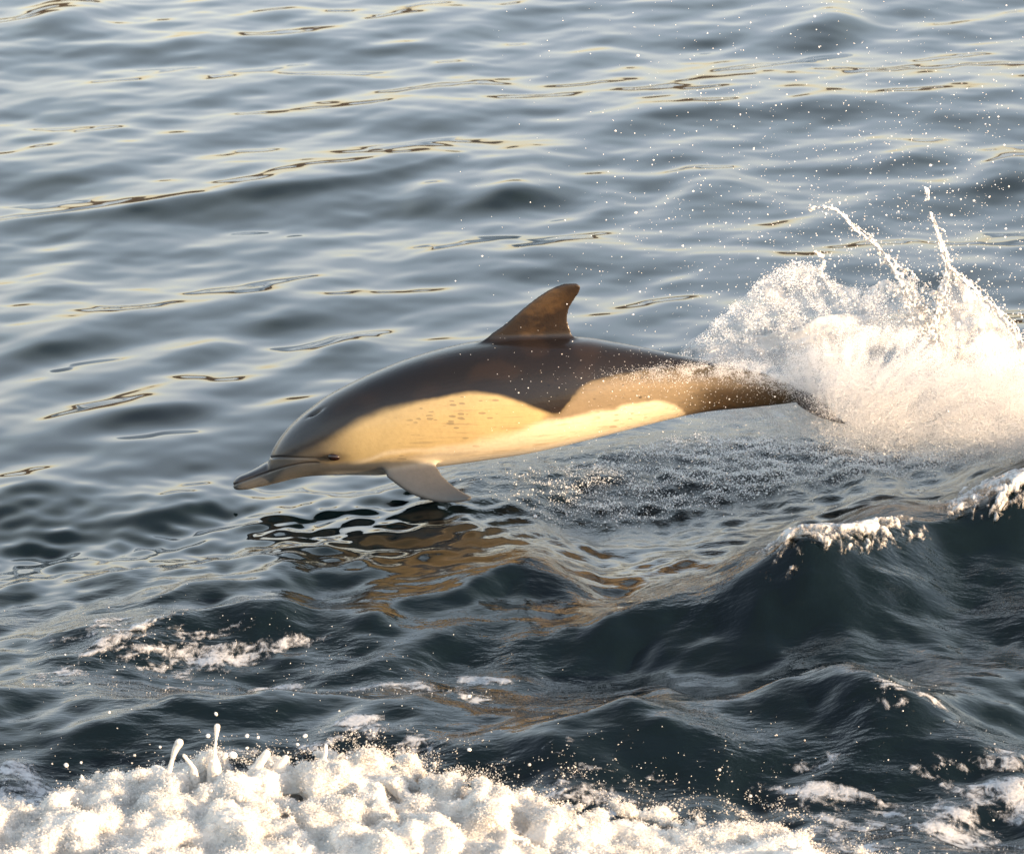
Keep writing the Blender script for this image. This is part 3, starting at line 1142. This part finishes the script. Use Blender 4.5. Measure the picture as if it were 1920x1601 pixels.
def dens_veil(px, py):
    t = np.interp(px, [1280, 1330, 1400, 1450, 1500, 1540, 1580, 1640, 1700, 1780, 1850, 1920, 2050], [660, 610, 545, 505, 488, 498, 540, 545, 520, 560, 590, 620, 640])
    d = smooth(-4, 10, py - t) * smooth(700, 600, py) * smooth(1270, 1340, px)
    n = fbm(px - py * .5, py + px * .2, 38.0, 14.0)
    th = np.arctan2(780 - py, px - 1640)
    rr = np.hypot(780 - py, px - 1640)
    n3 = fbm(th * 260, rr * .22, 16.0, 40.0, 5)
    rim = np.exp(-((py - t - 6) / 9.0) ** 2) * (px < 1720) * np.clip(.4 + 2.0 * fbm(px, py, 30.0, 3.0), 0, 1)
    return d * np.clip(0.15 + 0.50 * n + 0.28 * n3, 0.008, 1) + rim * 0.30


def dens_skirt(px, py):
    t = np.interp(px, [870, 1000, 1200, 1300, 1500, 1700, 1920, 2050], [935, 880, 835, 800, 820, 845, 852, 850])
    b_ = np.interp(px, [870, 1000, 1200, 1300, 1500, 1700, 1920, 2050], [950, 975, 960, 935, 905, 900, 880, 880])
    d = smooth(-10, 15, py - t) * smooth(10, -35, py - b_)
    n = fbm(px * .5 - py * .3, py * 2.0, 30.0, 24.0, 6)
    return d * np.clip(0.24 + 0.42 * n, 0.02, 1) * smooth(880, 1450, px)


def to_world(q, y0, ysd):
    y = np.asarray(y0) + rng.normal(0, ysd, len(q))
    d = FWD[None] + RGT[None] * ((q[:, :1] - 960) / FPX) - UPV[None] * ((q[:, 1:] - 800.5) / FPX)
    return CAM + d * ((y - CAM[1]) / d[:, 1])[:, None]


q = sample(900000, dens_mass, (1240, 580, 2050, 880))
P1 = to_world(q, 0.26 - 0.30 * smooth(1450, 1570, q[:, 0]), 0.11)
q2 = sample(36000, dens_veil, (1270, 470, 2050, 720))
P2 = to_world(q2, 0.30, 0.07)
band = sample(22000, lambda x, y: np.exp(-((y - np.interp(x, [1040, 1180, 1300, 1400, 1500], [716, 702, 692, 694, 716])) / np.interp(x, [1040, 1300, 1500], [9, 13, 20])) ** 2) * smooth(1000, 1480, x) ** 1.3
              * np.clip(.5 + .9 * fbm(x * .5, y, 16.0, 50.0), .03, 1), (1010, 640, 1520, 780))
PB = to_world(band, -0.11 + 0.07 * smooth(1250, 1480, band[:, 0]), 0.015)
q = np.vstack([q, band])
P1 = np.vstack([P1, PB])
r1 = rng.lognormal(math.log(.00046), .42, len(P1))
r2 = rng.lognormal(math.log(.00075), .5, len(P2))
under_splash(spheres('fine_spray', np.vstack([P1, P2]), np.concatenate([r1, r2]), M_DROP))
q3 = sample(26000, dens_skirt, (860, 790, 2050, 980))
P3 = []
for a, c in q3:
    p = on_z(a, c, 0.03)
    P3.append(p)
P3 = np.array(P3)
P3[:, 2] = sea_height(P3[:, 0], P3[:, 1], np.full(len(P3), .011)) + rng.exponential(.004, len(P3))
under_splash(spheres('surface_froth', P3, rng.lognormal(math.log(.00095), .5, len(P3)), M_DROP))


# flung drops over the right half of the picture
def dens_drops(px, py):
    d1 = np.exp(-np.hypot((px - 1700) / 300, (py - 560) / 230) ** 1.3)
    d2 = 0.15 * np.exp(-np.hypot((px - 1650) / 420, (py - 350) / 300) ** 2)
    d3 = 0.75 * np.exp(-np.hypot((px - 1250) / 190, (py - 715 - (px - 1250) * .05) / 45) ** 2)
    d4 = 0.16 * np.exp(-np.hypot((px - 1150) / 260, (py - 860) / 90) ** 2)
    d5 = 0.004 * (px > 850)
    return np.clip(d1 * .7 + d2 + d3 + d4 + d5, 0, 1)


q4 = sample(5200, dens_drops, (850, 0, 1960, 980))
P4 = to_world(q4, 0.0, 0.22)
over = (q4[:, 0] < 1560) & (q4[:, 1] > 600)
P4[over] = to_world(q4[over], -0.20, 0.06)
r4 = rng.lognormal(math.log(.0009), .5, len(P4))
r4[over] *= .75
spray = spheres('spray', P4, r4, M_DROP)
tag(spray, 'fine white spray drops flying above and around the splash', 'spray')


# thin films of water torn up with the spray
def film_material():
    b = NT('water_film')
    uu, vv = b.attr('fu'), b.attr('fv')
    cx = b.n('CombineXYZ')
    b.l(b.math('MULTIPLY', uu, 16.0), cx.inputs[0])
    b.l(b.math('MULTIPLY', vv, 3.2), cx.inputs[1])
    n1 = b.n('TexNoise', Scale=1.0, Detail=7.0, Roughness=0.66, Distortion=0.8)
    b.l(cx.outputs[0], n1.inputs['Vector'])
    g = b.n('NewGeometry')
    n2 = b.n('TexNoise', Scale=11.0, Detail=5.0, Roughness=0.6)
    b.l(g.outputs['Position'], n2.inputs['Vector'])
    a = b.math('ADD', b.math('MULTIPLY', n1.outputs['Fac'], 0.6), b.math('MULTIPLY', n2.outputs['Fac'], 0.6))
    al = b.math('MULTIPLY', b.ramp(a, .45, .80, .10, .88), b.attr('fedge'))
    d = b.n('BsdfDiffuse')
    d.inputs['Color'].default_value = (0.74, 0.74, 0.74, 1)
    t = b.n('BsdfTranslucent')
    t.inputs['Color'].default_value = (0.74, 0.74, 0.74, 1)
    gl = b.n('BsdfGlossy')
    gl.inputs['Roughness'].default_value = 0.15
    tr = b.n('BsdfTransparent')
    m1, m2, m3 = b.n('MixShader'), b.n('MixShader'), b.n('MixShader')
    m1.inputs[0].default_value = 0.5
    b.l(d.outputs[0], m1.inputs[1])
    b.l(t.outputs[0], m1.inputs[2])
    m2.inputs[0].default_value = 0.08
    b.l(m1.outputs[0], m2.inputs[1])
    b.l(gl.outputs[0], m2.inputs[2])
    b.l(al, m3.inputs[0])
    b.l(tr.outputs[0], m3.inputs[1])
    b.l(m2.outputs[0], m3.inputs[2])
    b.l(m3.outputs[0], b.out.inputs['Surface'])
    return b.m


M_FILM = film_material()


def film(top, base, y, depth, seed):
    n, m = 110, 50
    T, B = curve_pts(top, n), curve_pts(base, n)
    v, fu, fv, fe = [], [], [], []
    for i in range(n):
        for j in range(m):
            s_ = j / (m - 1)
            ragged = 6 * mnoise.noise((i / 7.0, seed, 0)) + 4 * mnoise.noise((i / 2.5, seed, 4))
            q = B[i] * (1 - s_) + (T[i] + np.array([0, ragged])) * s_
            w = mnoise.noise((i / 22.0, j / 16.0, seed)) * .06 + mnoise.noise((i / 8.0, j / 8.0, seed + 3)) * .02
            v.append(on_y(q[0], q[1], y + depth * math.sin(s_ * 1.5) + w))
            fu.append(i / n * 2)
            fv.append(s_)
            fe.append(min(1, 6 * i / n, 6 * (n - 1 - i) / n) * min(1.0, 3.5 * s_ + .2))
    ii = np.arange(n * m).reshape(n, m)
    me = mesh_from('water_sheet', np.array(v), np.stack([ii[:-1, :-1], ii[1:, :-1], ii[1:, 1:], ii[:-1, 1:]], -1).reshape(-1, 4))
    point_attr(me, 'fu', fu)
    point_attr(me, 'fv', fv)
    point_attr(me, 'fedge', fe)
    o = link('water_sheet', me, M_FILM)
    so = o.modifiers.new('thickness', 'SOLIDIFY')
    so.thickness = 0.004
    return under_splash(o)


film([(1262, 668), (1320, 622), (1380, 568), (1440, 520), (1490, 500), (1535, 508), (1565, 530), (1620, 540), (1660, 525), (1720, 580)],
     [(1250, 690), (1320, 690), (1390, 690), (1450, 690), (1510, 685), (1560, 670), (1600, 665), (1650, 660), (1690, 650), (1740, 650)], .30, .10, 1.0)
film([(1300, 660), (1380, 640), (1480, 620), (1560, 590), (1640, 590), (1720, 600), (1780, 570), (1840, 570), (1890, 620), (1935, 690)],
     [(1290, 720), (1380, 730), (1480, 750), (1560, 780), (1640, 800), (1720, 810), (1780, 820), (1840, 820), (1900, 820), (1960, 820)], .14, .12, 5.0)
film([(1745, 600), (1765, 530), (1780, 500), (1810, 535), (1850, 565), (1885, 602), (1915, 650), (1930, 700)],
     [(1730, 690), (1755, 690), (1780, 690), (1810, 695), (1840, 700), (1870, 705), (1900, 715), (1930, 730)], .20, .06, 9.0)

# jets thrown up from the splash
def jet(pts, radii, y, n=260, spread=.010, seed=1):
    g = np.random.default_rng(seed)
    L = curve_pts([on_y(a, c, y) for a, c in pts], 200)
    rr = np.interp(np.linspace(0, 1, 200), np.linspace(0, 1, len(radii)), radii)
    i = np.concatenate([np.arange(200), g.integers(0, 200, n)])
    w = np.concatenate([np.zeros(200), np.ones(n)])
    mean = rr[i]
    c = L[i] + g.normal(0, 1, (len(i), 3)) * (mean * (.35 + w * 1.6) + w * spread * .3)[:, None]
    r = mean * np.where(w > 0, g.uniform(.15, .6, len(i)), g.uniform(.3, .7, len(i)))
    # thin strands twisting along the jet
    for st in range(4):
        u = np.linspace(0, 1, 200)
        off = np.stack([np.sin(u * (5 + 3 * st) + st * 2.1), np.cos(u * (4 + 2 * st) + st), np.sin(u * (6 + st) + 4 * st)], -1) * (rr * 1.3)[:, None]
        c = np.vstack([c, L + off])
        r = np.concatenate([r, np.clip(rr * .25, .0022, .005) * g.uniform(.7, 1.3, 200)])
        w = np.concatenate([w, np.ones(200)])
    keep = (w > 0) | (g.random(len(c)) < .93)
    o = link('water_jet', fuse(c[keep], np.maximum(r[keep], .0026), .0030, 'water_jet', 1, 2, rough=.006, freq=60), M_JET)
    return under_splash(o)


bj = NT('jet_water')
bj.p.inputs['Base Color'].default_value = (0.78, 0.78, 0.78, 1)
bj.p.inputs['Roughness'].default_value = 0.12
bj.p.inputs['IOR'].default_value = 1.33
bj.p.inputs['Transmission Weight'].default_value = 0.35
M_JET = bj.m
jet([(1515, 394), (1540, 388), (1560, 391), (1580, 405), (1600, 425), (1635, 455), (1665, 490), (1695, 530), (1720, 575), (1735, 615)], (.002, .004, .004, .006, .010, .013, .014, .016, .018, .022), .22, 420, .012, 1)
jet([(1736, 352), (1738, 362), (1738, 374)], (.004, .007, .005), .18, 0, .001, 2)
jet([(1745, 398), (1752, 420), (1760, 445), (1768, 470), (1776, 498), (1772, 530), (1762, 565), (1752, 600), (1745, 640)], (.004, .006, .006, .008, .012, .012, .012, .014, .018), .18, 300, .010, 3)
jet([(1778, 498), (1800, 520), (1825, 540), (1850, 562), (1875, 590), (1900, 622), (1915, 655), (1922, 690)], (.009, .007, .008, .010, .013, .012, .009, .006), .18, 240, .010, 4)
jet([(1535, 510), (1545, 490), (1540, 478), (1528, 470)], (.008, .006, .006, .003), .26, 30, .006, 5)

# single drops one can pick out
dm = mesh_from('water_droplet', ICO[1][0], ICO[1][1])
dm.materials.append(M_DROP)
q5 = sample(90, lambda x, y: dens_drops(x, y) * (y < 690), (1080, 60, 1920, 700))
P5 = to_world(q5, 0.05, 0.2)
for k, p in enumerate(P5):
    o = link('water_droplet', dm)
    r = rng.uniform(.0016, .0030)
    o.location = p
    o.scale = (r * rng.uniform(.8, 1.2), r, r * rng.uniform(.8, 1.3))
    tag(o, 'small round white drop of water flung up by the splash', 'droplet', 'drops flung up by the splash')
CREST_DROPS = [
    (405, 1338, .006, 'white drop straight above the tallest water finger'), (463, 1379, .007, 'white drop right of the tallest water finger, the lower of two close together'),
    (484, 1382, .005, 'small white drop beside a larger one, right of the tallest water finger'), (572, 1379, .008, 'round white drop high above the middle of the near foam crest'),
    (558, 1395, .006, 'white drop just below and left of the one high above the foam crest'), (463, 1402, .005, 'small white drop low above the foam crest, right of the tallest finger'),
    (124, 1434, .008, 'leftmost white drop above the left end of the foam crest'), (152, 1429, .005, 'small white drop next to the leftmost drop above the foam crest'),
    (205, 1335, .004, 'tiny white drop far above the left part of the foam crest'), (390, 1379, .008, 'bluish white drop just left of the tallest water finger'),
    (437, 1415, .014, 'largest white blob of water, at the foot of the water fingers'), (650, 1420, .004, 'tiny white drop over the foam crest right of the last finger'),
    (540, 1410, .004, 'tiny white drop between two short fingers of the foam crest'), (880, 1305, .007, 'white drop of water above a foam streak in the dark water at centre'),
    (880, 1405, .007, 'lone white drop over dark water beyond the middle of the foam crest'), (300, 1400, .004, 'tiny white drop left of the bent water finger')]
for px, py, r, lab in CREST_DROPS:
    o = link('water_droplet', dm)
    o.location = on_y(px, py, yc)
    r *= .8
    o.scale = (r * rng.uniform(.75, 1.1), r, r * rng.uniform(.7, 1.25))
    o.rotation_euler = (0, rng.uniform(-.8, .8), 0)
    tag(o, lab, 'droplet', 'drops above the foam crest')

# froth flecks scattered over the churned water and along the rim of the crest
fk = []
for px, py, sx, sy, n in [(250, 1225, 130, 45, 500), (450, 1235, 160, 30, 350), (650, 1290, 150, 40, 300), (120, 1290, 110, 25, 160), (60, 1470, 90, 50, 300), (1640, 1540, 170, 60, 500), (1860, 1500, 80, 60, 300),
                         (1120, 1490, 130, 30, 600), (900, 1300, 120, 60, 160), (1690, 1390, 60, 25, 120), (1300, 1520, 160, 25, 400), (1600, 1010, 130, 35, 260)]:
    n = int(n * .4)
    q = np.stack([rng.normal(px, sx * .8, n), rng.normal(py, sy, n)], -1)
    fk += [on_z(a, c, .03) for a, c in q]
fk = np.array(fk)
fk[:, 2] = sea_height(fk[:, 0], fk[:, 1], np.full(len(fk), .011)) + .0005
flecks = spheres('foam_flecks', fk, rng.lognormal(math.log(.0007), .5, len(fk)), M_LACE2)
tag(flecks, 'small white froth flecks floating on the dark water', 'foam flecks')
# bubbles and beads of froth clinging all over the crest
cn = len(crest.vertices)
cP = np.empty(cn * 3, np.float32)
crest.vertices.foreach_get('co', cP)
cN = np.empty(cn * 3, np.float32)
crest.vertices.foreach_get('normal', cN)
cP, cN = cP.reshape(-1, 3), cN.reshape(-1, 3)
pick = rng.choice(cn, 24000, replace=False)
clump = np.array([mnoise.noise((p[0] * 9, p[1] * 9, p[2] * 9)) for p in cP[pick]])
pick = pick[(clump > .05) & (cN[pick, 2] > -.2)]
rb = rng.lognormal(math.log(.0019), .5, len(pick))
M_FROTH = drop_material('froth', (0.63, 0.615, 0.59), 0.4)
# the froth itself: fine bubbles piled on the lumps, thick in places, thin in others
ok = np.nonzero(cN[:, 2] > -.35)[0]
den = np.array([mnoise.fractal((p[0] * 7, p[1] * 7, p[2] * 7), 0.9, 2.0, 4) for p in cP[ok]])
den = np.clip(0.55 + 0.9 * den, 0.08, 1.5)
den /= den.sum()
kk = rng.choice(ok, 430000, p=den)
off = rng.exponential(.0028, len(kk)) * (0.4 + 1.4 * np.clip(np.array([mnoise.noise((p[0] * 16, p[1] * 16, p[2] * 16)) for p in cP])[kk] + .5, 0, 1))
pf = cP[kk] + cN[kk] * off[:, None] + rng.normal(0, .0016, (len(kk), 3))
rf = rng.lognormal(math.log(.0009), .42, len(kk))
# thinning out over the water round its edge
def dens_edge(px, py):
    t = np.interp(px, tx, ty)
    d = np.exp(-np.abs(py - t - 5) / np.interp(px, [0, 700, 1000, 1650], [7, 8, 14, 24])) * smooth(-100, 0, px) * smooth(1800, 1500, px)
    n = fbm(px * .6, py * 1.6, 26.0, 61.0, 5)
    return d * np.clip(.10 + 1.1 * n, 0, 1)


qe = sample(8000, dens_edge, (-60, 1380, 1800, 1640))
pe = np.array([on_z(a, c, .02) for a, c in qe])
pe[:, 2] = sea_height(pe[:, 0], pe[:, 1], np.full(len(pe), .011)) + rng.exponential(.003, len(pe))
re_ = rng.lognormal(math.log(.0009), .45, len(pe))
rim = []
for k in range(150):
    px = rng.uniform(-60, 1500) if k % 3 else rng.normal(450, 160)
    rim.append(on_y(px, np.interp(px, tx, ty) + 6 - rng.exponential(14), yc + rng.normal(0, .03)))
rr_ = rng.lognormal(math.log(.0014), .55, len(rim))
under = spheres('froth', np.vstack([cP[pick] + cN[pick] * (rb * .3)[:, None], rim, pf, pe]), np.concatenate([rb, rr_, rf, re_]), M_FROTH)
under.parent = crest_o
